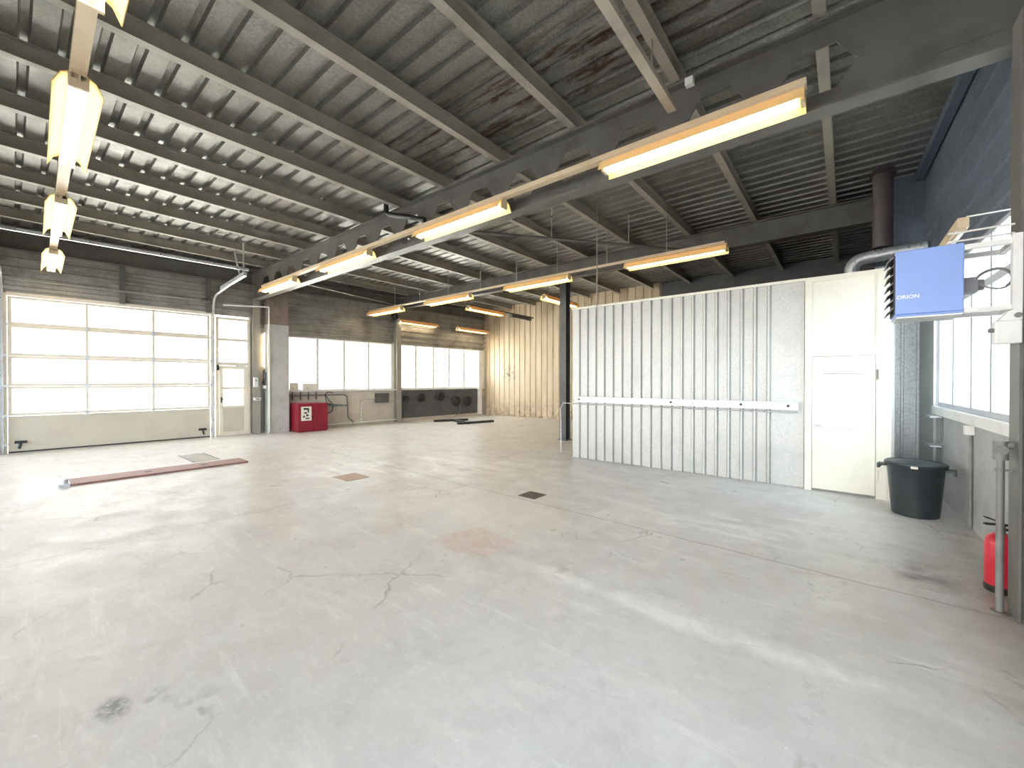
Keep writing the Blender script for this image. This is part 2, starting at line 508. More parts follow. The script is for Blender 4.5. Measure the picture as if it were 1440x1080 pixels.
# ------------------------------------------------------------------ floor, yard, roof
tag(MB().box(-15.2, 2.2, -6.5, 15.2, -0.25, 0).build('floor', 'floor'), 'worn pale concrete workshop floor with scuffs and cracks', kind='structure')
tag(MB().box(-70, -14.6, -60, 70, -0.6, -0.3).build('ground', 'outside'), 'pale concrete yard outside the left windows', kind='structure')
tag(MB().box(-14.6, 60, -60, 70, -0.6, -0.3).build('ground', 'lowbounce'), 'dark asphalt ground added around the hall to limit bounced light', kind='structure')  # unseen ground, made dark so less light bounces onto the roof deck
tag(MB().box(-15.2, 2.4, -10.5, -6.3, 5.12, 5.3).build('sunblocker', 'steel'), 'unseen added canopy over the open door bays', 'sunblocker', kind='structure')  # added out of view to keep direct sun off the hall floor

def trap(a0, a1, period, b, depth, wide, slope):
    # trapezoid profile: flat at b, narrow raised rib at b+depth
    pts = []; a = a0
    pts.append((a0, b))
    while a + period <= a1 + 1e-6:
        f = period - wide - 2 * slope
        pts += [(a + f, b), (a + f + slope, b + depth), (a + f + slope + wide, b + depth), (a + period, b)]
        a += period
    if a < a1:
        pts.append((a1, b))
    return pts
Z_DECK = 5.06
tag(MB().sheet(trap(-6.4, 15.0, 0.262, Z_DECK, 0.045, 0.055, 0.018), 'x', -15.0, 1.55, 0.006).build('ceiling', 'roof'),
    'dirty galvanised trapezoidal roof deck with rust stains', kind='structure')

PX = [-0.19, -1.45, -2.74, -4.02, -5.29, -6.53, -7.80, -9.11, -10.44, -11.76, -12.95]
ORD = ['first', 'second', 'third', 'fourth', 'fifth', 'sixth', 'seventh', 'eighth', 'ninth', 'tenth', 'eleventh']
def ibeam(mb, axis, a0, a1, c, z0, z1, w, tf, tw):
    h = w / 2
    poly = [(c - h, z0), (c + h, z0), (c + h, z0 + tf), (c + tw / 2, z0 + tf), (c + tw / 2, z1 - tf), (c + h, z1 - tf),
            (c + h, z1), (c - h, z1), (c - h, z1 - tf), (c - tw / 2, z1 - tf), (c - tw / 2, z0 + tf), (c - h, z0 + tf)]
    return mb.prism(poly, axis, a0, a1)
for i, x in enumerate(PX):
    o = ibeam(MB(), 'y', -6.3, 14.42, x, 4.872, Z_DECK, 0.10, 0.012, 0.02).build('roof_purlin', 'steel')
    tag(o, 'grey steel roof purlin, %s counted from the right wall with the windows' % ORD[i], 'purlin', 'roof purlins under the deck')

# castellated beam
def castellated(y, x0, x1, z0, z1, c0, ks):
    root = thing('castellated_beam', 'deep dark steel castellated beam with hexagonal holes crossing the hall', 'beam', (0, y, 0))
    ibt, w = 0.022, 0.20
    MB().box(x0, x1, -w / 2, w / 2, z1 - ibt, z1).build('top_flange', 'beam', root)
    MB().box(x0, x1, -w / 2, w / 2, z0, z0 + ibt).build('bottom_flange', 'beam', root)
    zb, zt, zc, h, A, B, p = z0 + ibt, z1 - ibt, 4.44, 0.205, 0.28, 0.14, 0.855
    web = MB()
    t = 0.008
    xs = x0
    for k in ks:
        xc = c0 + p * k
        l, r = xc - p / 2, xc + p / 2
        if xs < l: web.box(xs, l, -t, t, zb, zt)
        hexp = [(xc - A, zc), (xc - B, zc + h), (xc + B, zc + h), (xc + A, zc), (xc + B, zc - h), (xc - B, zc - h)]
        for q in ([(l, zc), (l, zt), (xc - B, zt), hexp[1], hexp[0]], [hexp[1], (xc - B, zt), (xc + B, zt), hexp[2]],
                  [hexp[3], hexp[2], (xc + B, zt), (r, zt), (r, zc)], [(r, zc), (r, zb), (xc + B, zb), hexp[4], hexp[3]],
                  [hexp[5], hexp[4], (xc + B, zb), (xc - B, zb)], [(l, zb), (l, zc), hexp[0], hexp[5], (xc - B, zb)]):
            web.prism(q, 'y', -t, t)
        xs = r
    if xs < x1: web.box(xs, x1, -t, t, zb, zt)
    web.build('web', 'beam', root)
    # infill plate at the right end and cleats
    MB().box(0.42, 0.95, -0.014, -t, 4.22, 4.66).build('stiffener_plate', 'beam', root)
    MB().box(-1.33, -1.25, -0.17, -0.10, 4.735, 4.81).build('cable_clip', 'white', root)
    return root
castellated(4.7, LP(0.02, 4.75).x, 1.12, 4.05, 4.85, -5.34, range(-9, 7))
tag(ibeam(MB(), 'x', LP(0.05, 9.7).x, 1.0, 9.7, 4.42, 4.862, 0.19, 0.02, 0.016).build('roof_beam', 'beam'),
    'plain dark steel I beam behind the castellated beam', 'beam')
tag(ibeam(MB(), 'x', LP(0.05, -0.45).x, 1.2, -0.45, 4.05, 4.86, 0.20, 0.02, 0.016).build('roof_beam', 'beam'),
    'dark steel I beam crossing above the viewer', 'beam')
tag(ibeam(MB(), 'y', -6.0, 14.3, 0.0, 4.50, 4.86, 0.16, 0.016, 0.016).build('eaves_beam', 'beam', None, LP(0.16, 0), LR),
    'dark steel eaves beam along the top of the garage door wall', 'beam')

# ------------------------------------------------------------------ walls
def hcorr(b, sgn, z0, z1, period=0.21, depth=0.035):
    # horizontal ribs: profile in (b, z)
    pts = []; z = z0
    pts.append((b, z0))
    while z + period < z1:
        pts += [(b, z + period * 0.45), (b + sgn * depth, z + period * 0.55), (b + sgn * depth, z + period * 0.9), (b, z + period)]
        z += period
    pts.append((b, z1))
    return pts
def hsheet(mb, u0, u1, b, sgn, z0, z1, t=0.006, period=0.21, depth=0.035):
    prof = hcorr(b, sgn, z0, z1, period, depth)
    poly = prof + [(x - sgn * t, z) for x, z in reversed(prof)]
    n = len(prof); m = len(poly)
    vs = [(p[0], u0, p[1]) for p in poly] + [(p[0], u1, p[1]) for p in poly]
    fs = [(i, (i + 1) % m, (i + 1) % m + m, i + m) for i in range(m)]
    return mb.add(vs, fs)

wl = MB().box(-0.2, 0.0, 9.62, 14.45, 0, 1.26).box(-0.2, 0, 4.95, 9.62, 0, 1.26)
wl.box(-0.2, 0, -6.3, -3.9, 0, 5.1).box(-0.2, -0.06, 4.60, 5.66, 0, 3.6).box(-0.25, 0.0, 14.40, 14.9, 0, 5.1)
wl = tag(wl.build('wall_left', 'beigewall', None, LO, LR), 'left wall of the hall, beige below the windows', kind='structure')
wc = MB()
hsheet(wc, 4.88, 14.45, -0.02, 1, 3.07, 5.07)
hsheet(wc, -4.0, 4.88, -0.02, 1, 3.53, 5.07)
wc.build('cladding', 'galvdark', wl)['label'] = 'dark ribbed cladding above doors and windows'
MB().box(0.0, 0.03, 9.66, 14.25, 0.12, 1.24).build('splash_panel', 'darkwall', wl)['label'] = 'dark grey painted wall under the far windows'
MB().box(-0.30, -0.06, -6.3, 14.6, 4.7, 5.18).build('eaves_closure', 'galvdark', wl)
MB().box(-0.02, 0.09, 4.97, 14.42, 1.25, 1.285).build('window_sill', 'white', wl)

bw = []
x = -13.6
prof = trap(-13.46, 1.1, 0.30, 14.50, -0.03, 0.20, 0.015)
tag(MB().sheet(prof, 'z', 0.0, 5.07, 0.006).build('wall_back', 'cream_clad'), 'cream ribbed back wall with rust and soot stains', kind='structure')

MB().box(-5.0, 1.05, 14.40, 14.44, 3.10, 5.05).build('dark_void_sheet', 'darkwall', bpy.data.objects['wall_back'])  # added sheet, its dark paint stands in for the unlit void

# right wall: concrete below, window band, dark cladding above
wr = MB().box(0, 0.2, 4.9, 14.6, 0, 1.14).box(0, 0.2, 8.5, 14.6, 1.14, 3.12).box(0, 0.2, -6.3, -3.2, 0, 3.12)
wr.box(0, 0.2, -3.2, 1.5, 0, 1.1).box(0, 0.2, 1.5, 4.9, 0, 3.12)
wr = tag(wr.build('wall_right', 'greywall', None, RO, RR), 'grey concrete right wall under the window', kind='structure')
prof = hcorr(0.02, -1, 3.10, 5.07, 0.33, 0.012)
cw = MB(); hsheet(cw, -6.3, 14.6, 0.02, -1, 3.10, 5.07, 0.006, 0.33, 0.012)
cw.build('cladding', 'navy', wr)['label'] = 'dark blue grey cladding above the window'
MB().box(0.05, 0.35, -6.3, 14.6, 4.7, 5.18).build('eaves_closure', 'navy', wr)
MB().box(-0.10, 0.0, -6.0, 14.4, 4.93, 5.06).build('eaves_flashing', 'navy', wr)
MB().box(-0.04, 0.02, 4.95, 8.5, 1.13, 1.24).build('window_sill', 'white', wr)
MB().box(-0.03, 0.0, 8.45, 9.6, 0.0, 3.1).build('corner_sheet', 'galv', wr)

# front wall behind the viewer, with its three openings standing open
wf = MB().box(-14.9, -13.2, -6.2, -6.0, 0, 5.1).box(-9.3, -8.2, -6.2, -6.0, 0, 5.1).box(-4.2, -3.4, -6.2, -6.0, 0, 5.1).box(0.6, 1.7, -6.2, -6.0, 0, 5.1)
wf.box(-13.2, 0.6, -6.2, -6.0, 4.2, 5.1)
tag(wf.build('wall_front', 'galvdark'), 'front wall with open door bays', kind='structure')

# niche at the right end behind the door box
wn = MB().sheet(trap(0.40, 1.10, 0.19, 9.60, -0.02, 0.03, 0.008), 'z', 0.0, 3.6, 0.006)
wo = wn.build('wall_niche', 'galv_windowlit')
MB().box(0.40, 1.10, 9.58, 9.606, 3.6, 5.06).build('upper_sheet', 'navy', wo)
tag(wo, 'spangled galvanised wall strip between white door and window', kind='structure')

# ------------------------------------------------------------------ partition room
wp = tag(empty('wall_partition', (0, 0, 0)), 'ribbed galvanised partition wall of the small room', kind='structure')
prof = [(-4.42, 7.47), (-4.31, 7.47)]
x = -4.31
for k in range(19):
    prof += [(x, 7.47), (x + 0.020, 7.428), (x + 0.046, 7.428), (x + 0.066, 7.47)]
    x += 0.1865
prof += [(-0.47, 7.47)]
MB().sheet(prof, 'z', 0.015, 3.09, 0.004).build('front_sheet', 'galv', wp)
MB().box(-4.42, -4.40, 7.47, 14.45, 0, 3.10).build('side_sheet', 'galv', wp)
MB().box(-4.42, 0.98, 7.48, 14.45, 3.05, 3.10).box(-4.42, 0.5, 7.48, 7.56, 0, 0.02).build('roof_sheet', 'galvdark', wp)
MB().box(-4.44, -0.46, 7.425, 7.50, 3.085, 3.125).build('top_trim', 'doorcream', wp)
MB().box(-4.425, -4.30, 7.45, 7.466, 0.01, 3.09).build('corner_trim', 'galv', wp)
MB().box(0.485, 0.515, 7.44, 9.60, 0, 3.10).build('return_sheet', 'galv', wp)

t = thing('wall_rail', 'long white steel rail bolted across the ribbed partition', 'rail', (-2.44, 7.40, 1.17))
MB().box(-1.91, 1.91, -0.01, 0.03, 0, 0.115).box(-1.91, 1.91, -0.03, -0.01, 0, 0.012).box(-1.91, 1.91, -0.03, -0.01, 0.103, 0.115).build('channel', 'white', t)
for xx in (-1.80, 0.05, 1.15, 1.78):
    MB().cyl((xx, -0.013, 0.058), (xx, -0.004, 0.058), 0.02).build('bolt_hole', 'black', t)
MB().box(0.22, 0.42, -0.05, -0.012, 0.02, 0.075).build('bracket', 'zinc', t)
t = thing('thin_conduit', 'thin grey conduit under the white rail bending down to the floor', 'conduit')
MB().tube([(-0.55, 7.42, 1.13), (-4.4, 7.42, 1.13), (-4.75, 7.6, 1.13), (-4.98, 7.85, 0.98), (-5.0, 7.9, 0.6), (-5.0, 7.9, 0.0)], 0.012, 8).build('pipe', 'zinc', t, smooth=True)

# door_3 white steel door with fixed panel over it
d3 = tag(empty('door_3', (0, 7.44, 0)), 'white steel door with fixed panel above at the partition end', kind='structure')
fr = MB()
fr.box(-0.46, -0.375, -0.02, 0.04, 0, 3.12).box(0.33, 0.485, -0.02, 0.04, 0, 3.12).box(-0.375, 0.33, -0.02, 0.04, 3.05, 3.12).box(-0.375, 0.33, -0.02, 0.04, 1.96, 2.03)
fr.box(0.345, 0.352, -0.026, -0.02, 0, 3.1).box(0.43, 0.437, -0.026, -0.02, 0, 3.1)
fr.build('door_frame', 'doorcream', d3)
MB().box(-0.375, 0.33, 0.0, 0.03, 2.03, 3.05).build('upper_panel', 'doorcream', d3)
lf = MB().box(-0.370, 0.325, -0.012, 0.03, 0.035, 1.955).build('door_leaf', 'doorcream', d3)
MB().box(-0.31, 0.26, -0.016, -0.012, 0.10, 0.107).box(-0.31, 0.26, -0.016, -0.012, 1.85, 1.857).box(-0.31, -0.303, -0.016, -0.012, 0.10, 1.857).box(0.253, 0.26, -0.016, -0.012, 0.10, 1.857).build('moulding', 'doorcream', lf)
MB().box(-0.30, 0.30, -0.03, -0.012, 1.12, 1.16).build('cross_bar', 'doorcream', lf)
MB().box(-0.24, 0.21, -0.0145, -0.012, 1.70, 1.714).build('slot', 'wood', lf)
h = MB().box(-0.365, -0.335, -0.02, -0.012, 0.90, 1.0).cyl((-0.35, -0.02, 0.96), (-0.35, -0.06, 0.96), 0.009).cyl((-0.35, -0.055, 0.96), (-0.26, -0.055, 0.955), 0.009)
h.build('door_handle', 'zinc', lf)
MB().box(-0.33, 0.15, -0.0135, -0.012, 0.925, 0.931).build('scratch_line', 'wood', lf)
for z in (0.25, 1.62):
    MB().cyl((0.345, -0.03, z), (0.345, -0.03, z + 0.14), 0.011).build('hinge', 'doorcream' if z < 1 else 'pipe', d3)

# ------------------------------------------------------------------ left wall doors and windows
def pane_frame(mb, v0, v1, u0, u1, z0, z1, w):
    mb.box(v0, v1, u0, u1, z0, z0 + w).box(v0, v1, u0, u1, z1 - w, z1)
    mb.box(v0, v1, u0, u0 + w, z0 + w, z1 - w).box(v0, v1, u1 - w, u1, z0 + w, z1 - w)
    return mb

def sectional(root, u0, u1, detail=True):
    zs = [0.83, 1.49, 2.17, 2.86, 3.50]
    us = [u0 + (u1 - u0) * k / 3 for k in range(4)]
    for i in range(4):
        f = MB()
        z0, z1 = zs[i], zs[i + 1]
        f.box(-0.02, 0.03, u0, u1, z0 - 0.005, z0 + 0.06).box(-0.02, 0.03, u0, u1, z1 - 0.062, z1 - 0.008)
        for k, u in enumerate(us):
            w = 0.06 if k in (0, 3) else 0.05
            a = u if k == 0 else (u - w if k == 3 else u - w / 2)
            f.box(-0.018, 0.028, a, a + w, z0 + 0.06, z1 - 0.062)
        s = f.build('glazed_section', 'white' if False else 'ivory', root)
        MB().box(-0.004, 0.004, u0 + 0.03, u1 - 0.03, z0 + 0.02, z1 - 0.02).build('glass_pane', 'glass', s)
    MB().box(-0.02, 0.03, u0, u1, 0.035, 0.82).build('bottom_section', 'beigepanel', root)
    MB().box(-0.018, 0.028, u0, u1, 0.003, 0.035).build('rubber_seal', 'black', root)
    if detail:
        for u in us[1:3]:
            for z in zs[:4]:
                MB().box(0.03, 0.042, u - 0.035, u + 0.035, z - 0.05, z + 0.04).build('hinge', 'zinc', root)
        for u, s in ((u0 + 0.18, 1), (u1 - 0.18, -1)):
            MB().box(0.03, 0.075, u - 0.09, u + 0.09, 0.21, 0.265).cyl((0.05, u, 0.21), (0.05, u - 0.03 * s, 0.09), 0.02, 8).build('cable_bracket', 'black', root)
        for u in (u0 - 0.03, u1 + 0.03):
            for z in zs[:4] + [0.2]:
                MB().box(0.0, 0.06, u - 0.03, u + 0.03, z - 0.03, z + 0.03).build('roller_hinge', 'zinc', root)

d1 = tag(empty('door_1', LP(-0.03, 0), LR), 'large sectional garage door with four glazed rows', kind='structure')
sectional(d1, -0.04, 3.62)
MB().box(-0.06, 0.02, -0.20, -0.05, 0, 3.56).box(-0.06, 0.02, 3.64, 3.72, 0, 3.56).box(-0.06, 0.035, -0.05, 3.64, 3.50, 3.58).build('door_frame', 'ivory', d1)
for u in (-0.12, 3.70):
    MB().box(0.02, 0.07, u - 0.025, u + 0.025, 0.0, 3.75).build('guide_rail', 'zinc', d1)
d4 = tag(empty('door_4', LP(-0.03, 0), LR), 'next sectional garage door beyond the frame', kind='structure')
sectional(d4, -3.86, -0.26, False)
MB().box(-0.06, 0.035, -3.95, -0.2, 3.50, 3.58).box(-0.06, 0.02, -3.95, -3.86, 0, 3.5).build('door_frame', 'ivory', d4)

d2 = tag(empty('door_2', LP(-0.03, 0), LR), 'ivory glazed side door with two panes above it', kind='structure')
f = MB()
pane_frame(f, -0.05, 0.03, 3.76, 4.62, 0.0, 3.47, 0.07)
f.box(-0.05, 0.03, 3.83, 4.55, 2.78, 2.86).box(-0.05, 0.03, 3.83, 4.55, 2.06, 2.16)
f.build('door_frame', 'ivory', d2)
MB().box(-0.004, 0.004, 3.80, 4.58, 2.1, 3.43).build('transom_glass', 'glass', d2)
f = MB(); pane_frame(f, -0.02, 0.045, 3.84, 4.54, 0.03, 2.05, 0.095)
f.box(-0.02, 0.045, 3.93, 4.45, 1.36, 1.43).box(-0.02, 0.045, 3.93, 4.45, 0.82, 0.88)
lf = f.build('door_leaf', 'ivory', d2)
MB().box(0.0, 0.02, 3.92, 4.46, 0.86, 1.97).build('glass_pane', 'glass', lf)
MB().box(0.0, 0.03, 3.92, 4.46, 0.11, 0.84).build('lower_panel', 'beigepanel', lf)
pane_frame(MB(), 0.03, 0.036, 3.925, 4.455, 0.115, 0.835, 0.012).build('panel_gasket', 'black', lf)
MB().box(0.045, 0.055, 3.87, 3.90, 0.98, 1.14).cyl((0.05, 3.885, 1.08), (0.10, 3.885, 1.08), 0.01).cyl((0.095, 3.885, 1.08), (0.095, 4.01, 1.08), 0.01).build('door_handle', 'black', lf)
MB().box(0.03, 0.075, 3.78, 3.83, 1.92, 2.08).build('hinge', 'black', d2)
MB().box(0.045, 0.08, 4.24, 4.50, 2.04, 2.08).build('door_closer', 'zinc', d2)

def left_window(name, label, u0, us, u1):
    w = tag(empty(name, LP(-0.03, 0), LR), label, kind='structure')
    f = MB()
    z0, z1 = 1.285, 3.07
    pane_frame(f, -0.05, 0.03, u0, u1, z0, z1, 0.05)
    for u in us:
        f.box(-0.05, 0.03, u - 0.042, u + 0.042, z0 + 0.05, z1 - 0.05)
    f.build('window_frame', 'white', w)
    MB().box(-0.012, -0.004, u0 + 0.03, u1 - 0.03, z0 + 0.03, z1 - 0.03).build('glass', 'glass', w)
    return w
left_window('window_1', 'four pane window above the red cabinet', 5.62, [6.62, 7.55, 8.48], 9.46)
w2 = left_window('window_2', 'five pane window above the dark wall panel', 9.78, [10.55, 11.42, 12.28, 13.14], 14.10)
MB().box(-0.02, 0.0, 14.10, 14.42, 1.26, 3.08).build('corner_post', 'white', w2)
MB().box(-0.03, 0.02, 9.46, 9.78, 1.26, 3.08).build('mullion_post', 'white', w2)

# right window
w3 = tag(empty('window_3', RO, RR), 'white framed window row in the right wall', kind='structure')
f = MB()
pane_frame(f, 0.02, 0.05, 4.95, 8.46, 1.24, 3.12, 0.06)
f.box(0.02, 0.05, 5.0, 8.4, 2.56, 2.64)
for u in (5.45, 6.09, 6.78, 7.6):
    f.box(0.02, 0.05, u - 0.032, u + 0.032, 1.29, 2.58)
for u in (6.1, 7.3):
    f.box(0.02, 0.05, u - 0.025, u + 0.025, 2.62, 3.08)
f.build('window_frame', 'backlit_white', w3)
MB().box(0.032, 0.038, 4.98, 8.43, 1.27, 3.09).build('glass', 'glass', w3)
MB().box(-0.005, 0.02, 5.64, 5.67, 1.60, 1.80).build('window_handle', 'white', w3)
w4 = tag(empty('window_4', RO, RR), 'window of the right wall beside the viewer', kind='structure')
pane_frame(MB(), 0.03, 0.10, -3.2, 1.5, 1.1, 3.12, 0.06).build('window_frame', 'white', w4)
MB().box(0.055, 0.062, -3.17, 1.47, 1.13, 3.09).build('glass', 'glass', w4)

# ------------------------------------------------------------------ columns
t = thing('steel_column', 'beige painted steel column between side door and concrete pillar', 'column', LP(0.06, 4.75), LR)
poly = [(-0.10, -0.11), (0.10, -0.11), (0.10, -0.095), (0.008, -0.095), (0.008, 0.095), (0.10, 0.095), (0.10, 0.11), (-0.10, 0.11), (-0.10, 0.095), (-0.008, 0.095), (-0.008, -0.095), (-0.10, -0.095)]
MB().prism([(b, a) for a, b in poly], 'z', 0, 4.84).build('shaft', 'steel', t)
t = thing('concrete_pillar', 'broad concrete pillar with brown top beside the red cabinet', 'column', LP(0, 5.30), LR)
MB().box(0.0, 0.36, -0.30, 0.30, 0, 3.35).build('lower_shaft', 'concrete', t, bevel=0.01)
MB().box(0.0, 0.36, -0.30, 0.30, 3.35, 4.50).build('upper_shaft', 'brownconc', t, bevel=0.01)['label'] = 'brown top of the pillar'
t = thing('steel_column', 'grey steel column between the two left windows', 'column', LP(0.12, 9.63), LR)
MB().prism([(b, a) for a, b in poly], 'z', 0, 4.42).build('shaft', 'steel', t)
t = thing('steel_post', 'slim dark steel post standing by the partition corner', 'column', (-5.92, 9.55, 0))
MB().prism(poly, 'z', 0.02, 4.42).build('shaft', 'darkpost', t)
MB().box(-0.14, 0.14, -0.14, 0.14, 0, 0.02).build('base_plate', 'darkpost', t)
t = thing('steel_column', 'dark steel column at the right wall beside the fire extinguisher', 'column', (1.02, 4.30, 0))
MB().box(-0.13, -0.115, -0.11, 0.10, 0, 4.05).box(0.11, 0.125, -0.11, 0.10, 0, 4.05).box(-0.115, 0.11, -0.012, 0.012, 0, 4.05).build('shaft', 'beam', t)
MB().box(-0.02, 0.125, -0.11, 0.55, 4.02, 4.05).build('seat_plate', 'beam', t)

# ------------------------------------------------------------------ luminaires
def make_fixture(L=1.92):
    root = empty('strip_light')
    a, b = -L / 2, L / 2
    MB().box(a, b, -0.045, 0.045, 0.10, 0.17).build('spine', 'spine', root)
    for y in (-0.042, 0.042):
        MB().cyl((a + 0.05, y, 0.055), (b - 0.05, y, 0.055), 0.015, 12).build('tube', 'tube', root, smooth=True)
    w = MB()
    for s in (-1, 1):
        w.prism([(s * 0.045, 0.150), (s * 0.105, 0.115), (s * 0.150, 0.015), (s * 0.144, 0.013), (s * 0.100, 0.109), (s * 0.045, 0.143)], 'x', a, b)
    w.prism([(-0.018, 0.100), (0.0, 0.045), (0.018, 0.100)], 'x', a, b)
    w.build('reflector', 'wing', root)
    for x in (a, b):
        s = 1 if x == a else -1
        MB().box(x, x + 0.03 * s, -0.062, 0.062, 0.03, 0.14).build('end_socket', 'spine', root)
    return root
LPROTO = make_fixture()
first = [True]
def place_light(x, y, z, rz, label, group, sx=1.0):
    o = LPROTO if first[0] else copy_tree(LPROTO)
    first[0] = False
    o.location = (x, y, z); o.rotation_euler.z = rz
    o.scale.x = sx
    return tag(o, label, 'light', group)
GA = 'lit strip lights over the garage door side'
for x, l in ((-2.84, 'lit strip light at the top left edge of the picture, nearest of its row'), (-5.85, 'lit strip light over the garage side, second of its row with yellow reflector wings'),
             (-9.2, 'lit strip light over the garage side, third of its row'), (-12.6, 'lit strip light hanging closest to the sectional garage door')):
    place_light(x, 0.25 - 0.024 * x, 3.98, -0.024, l, GA)
GB = 'lit strip lights along the castellated beam'
for x, l in ((-1.24, 'largest lit strip light under the castellated beam, nearest the right wall'), (-4.68, 'second strip light from the right under the castellated beam'),
             (-8.09, 'third strip light from the right under the castellated beam'), (-11.4, 'strip light under the castellated beam next to the concrete pillar')):
    place_light(x, 4.40, 4.00, 0, l, GB)
GC = 'lit strip lights in the row in front of the second beam'
for x, l in ((-2.62, 'lit strip light over the ribbed partition wall'), (-5.92, 'lit strip light in front of the slim dark post'),
             (-9.15, 'lit strip light left of the dark post, third of the middle row'), (-12.35, 'lit strip light in the middle row nearest the left windows')):
    place_light(x, 8.2, 3.93, 0, l, GC)
GD = 'strip lights at the back bay running towards the back wall'
for x, y, z, l in ((-13.45, 10.5, 3.86, 'strip light beside the cladding above the far window, first past the column'), (-13.0, 13.2, 3.80, 'farthest strip light above the far window near the corner'),
                   (-10.35, 11.2, 4.12, 'strip light in the back bay above the far floor, left of the cream wall'), (-7.1, 11.2, 4.08, 'strip light behind the slim dark post in the back bay')):
    o = place_light(x, y, z, R(90), l, GD)
    for a in (-0.7, 0.7):
        MB().cyl((a, 0, 0.17), (a, 0, 5.05 - z), 0.006, 6).build('hanger_rod', 'steel', o)
t = thing('strip_light', 'narrow tan batten light above the blue heater by the right window', 'light', (0.79, 5.22, 2.93))
MB().box(-0.035, 0.035, 0, 1.3, 0.0, 0.09).build('spine', 'spine', t)
MB().cyl((0, 0.05, -0.02), (0, 1.25, -0.02), 0.014).build('tube', 'white', t, smooth=True)
for y in (0.02, 1.27):
    MB().box(-0.02, 0.02, y - 0.015, y + 0.015, -0.04, 0.0).build('end_socket', 'spine', t)
    MB().box(0.02, 0.34, y - 0.006, y + 0.006, 0.09, 0.10).build('arm', 'white', t)

t = thing('light_trunking', 'beige trunking carrying the strip lights on the garage door side', 'trunking', (0, 0.25, 4.15), -0.024)
MB().box(-13.5, -0.5, -0.05, 0.05, 0, 0.07).build('channel', 'spine', t)
for x in PX[1:]:
    MB().box(x - 0.01, x + 0.01, -0.01, 0.01, 0.07, 0.72).build('hanger', 'steel', t)
t = thing('light_trunking', 'tan trunking along the castellated beam joining its strip lights', 'trunking', (0, 4.40, 4.17))
MB().box(-12.4, -0.27, -0.05, 0.05, 0, 0.06).build('channel', 'spine', t)
for x in (-1.2, -4.7, -8.1, -11.4):
    MB().box(x - 0.02, x + 0.02, 0.05, 0.21, 0.02, 0.05).build('bracket', 'steel', t)
t = thing('light_trunking', 'thin trunking of the middle strip light row before the second beam', 'trunking', (0, 8.2, 4.10))
MB().box(-13.3, -1.7, -0.03, 0.03, 0, 0.045).build('channel', 'spine', t)
for x in PX[2:10]:
    MB().box(x - 0.008, x + 0.008, -0.008, 0.008, 0.045, 0.77).build('hanger', 'steel', t)
t = thing('light_trunking', 'dark conduit carrying the back bay lights before the cream wall', 'trunking', (-10.47, 11.2, 4.31))
MB().box(-0.025, 0.025, -1.0, 3.1, 0, 0.05).build('channel', 'beam', t)
MB().box(-0.06, 0.06, 1.6, 2.9, -0.12, 0.0).build('unlit_batten', 'beam', t)
for y in (-0.7, 2.6):
    MB().box(-0.008, 0.008, y - 0.008, y + 0.008, 0.05, 0.80).build('hanger', 'steel', t)

# ------------------------------------------------------------------ pipes and rods at the roof
t = thing('suspended_pipe', 'thin dark pipe hung on rods between the two beams', 'pipe')
P0, P1 = Vector((-6.0, 5.0, 4.46)), Vector((-2.5, 9.3, 4.40))
MB().tube([P0, P1], 0.028, 10).build('pipe', 'beam', t, smooth=True)
for k in (0.12, 0.42, 0.72):
    p = P0.lerp(P1, k)
    MB().cyl(p, (p.x, p.y, 5.05), 0.009, 8).build('hanger_rod', 'zinc', t)
t = thing('hanging_rod', 'long thin vertical rod reaching down to the partition top', 'rod', (-3.82, 7.36, 3.0))
MB().cyl((0, 0, 0), (0, 0, 2.05), 0.011, 8).build('rod', 'steel', t)
t = thing('bent_pipe', 'black bent pipe dropping from the deck onto the castellated beam', 'pipe', (-6.66, 4.45, 0))
MB().tube([(0, 0, 5.05), (0, 0, 4.80), (0.02, 0, 4.74), (0.08, 0.02, 4.70), (0.5, 0.06, 4.57), (0.95, 0.14, 4.42)], 0.045, 12).build('pipe', 'black', t, smooth=True)
t = thing('timber_batten', 'weathered pale batten hanging below the roof deck before the big beam', 'batten', (-1.40, 0, 0))
MB().bar((0.0, 1.2, 4.44), (0.0, 4.35, 4.42), 0.085, 0.06).build('batten', 'wood', t)
for y in (2.0, 3.9):
    MB().box(-0.05, -0.044, y - 0.02, y + 0.02, 4.42, 4.88).build('strap', 'steel', t)
t = thing('brace_rod', 'thin diagonal brace rod above the first left window', 'rod')
MB().cyl((-11.2, 5.0, 4.2), LP(0.2, 9.6, 4.55), 0.016, 8).build('rod', 'steel', t)
t = thing('round_flue', 'dark brown vertical flue pipe rising through the roof', 'flue', (0.47, 9.05, 0))
MB().cyl((0, 0, 3.795), (0, 0, 5.055), 0.13, 24).build('pipe', 'flue', t, smooth=True)
MB().cyl((0, 0, 4.98), (0, 0, 5.05), 0.17, 24, 0.15).build('roof_collar', 'flue', t, smooth=True)
t = thing('spiral_duct', 'ribbed grey duct bending down behind the partition top', 'duct', (0, 9.05, 0))
path = [(0.08, 0, 3.10), (0.08, 0, 3.45)] + arc((0.26, 0, 3.48), 0.18, 180, 90, 7) + [(0.5, 0, 3.68), (0.985, 0, 3.70)]
MB().tube(path, 0.10, 18).build('duct', 'zinc', t, smooth=True)
for xx in [0.30 + 0.09 * k for k in range(8)]:
    MB().cyl((xx, 0, 3.672), (xx + 0.012, 0, 3.672), 0.108, 18).build('duct_rib', 'zinc', t)

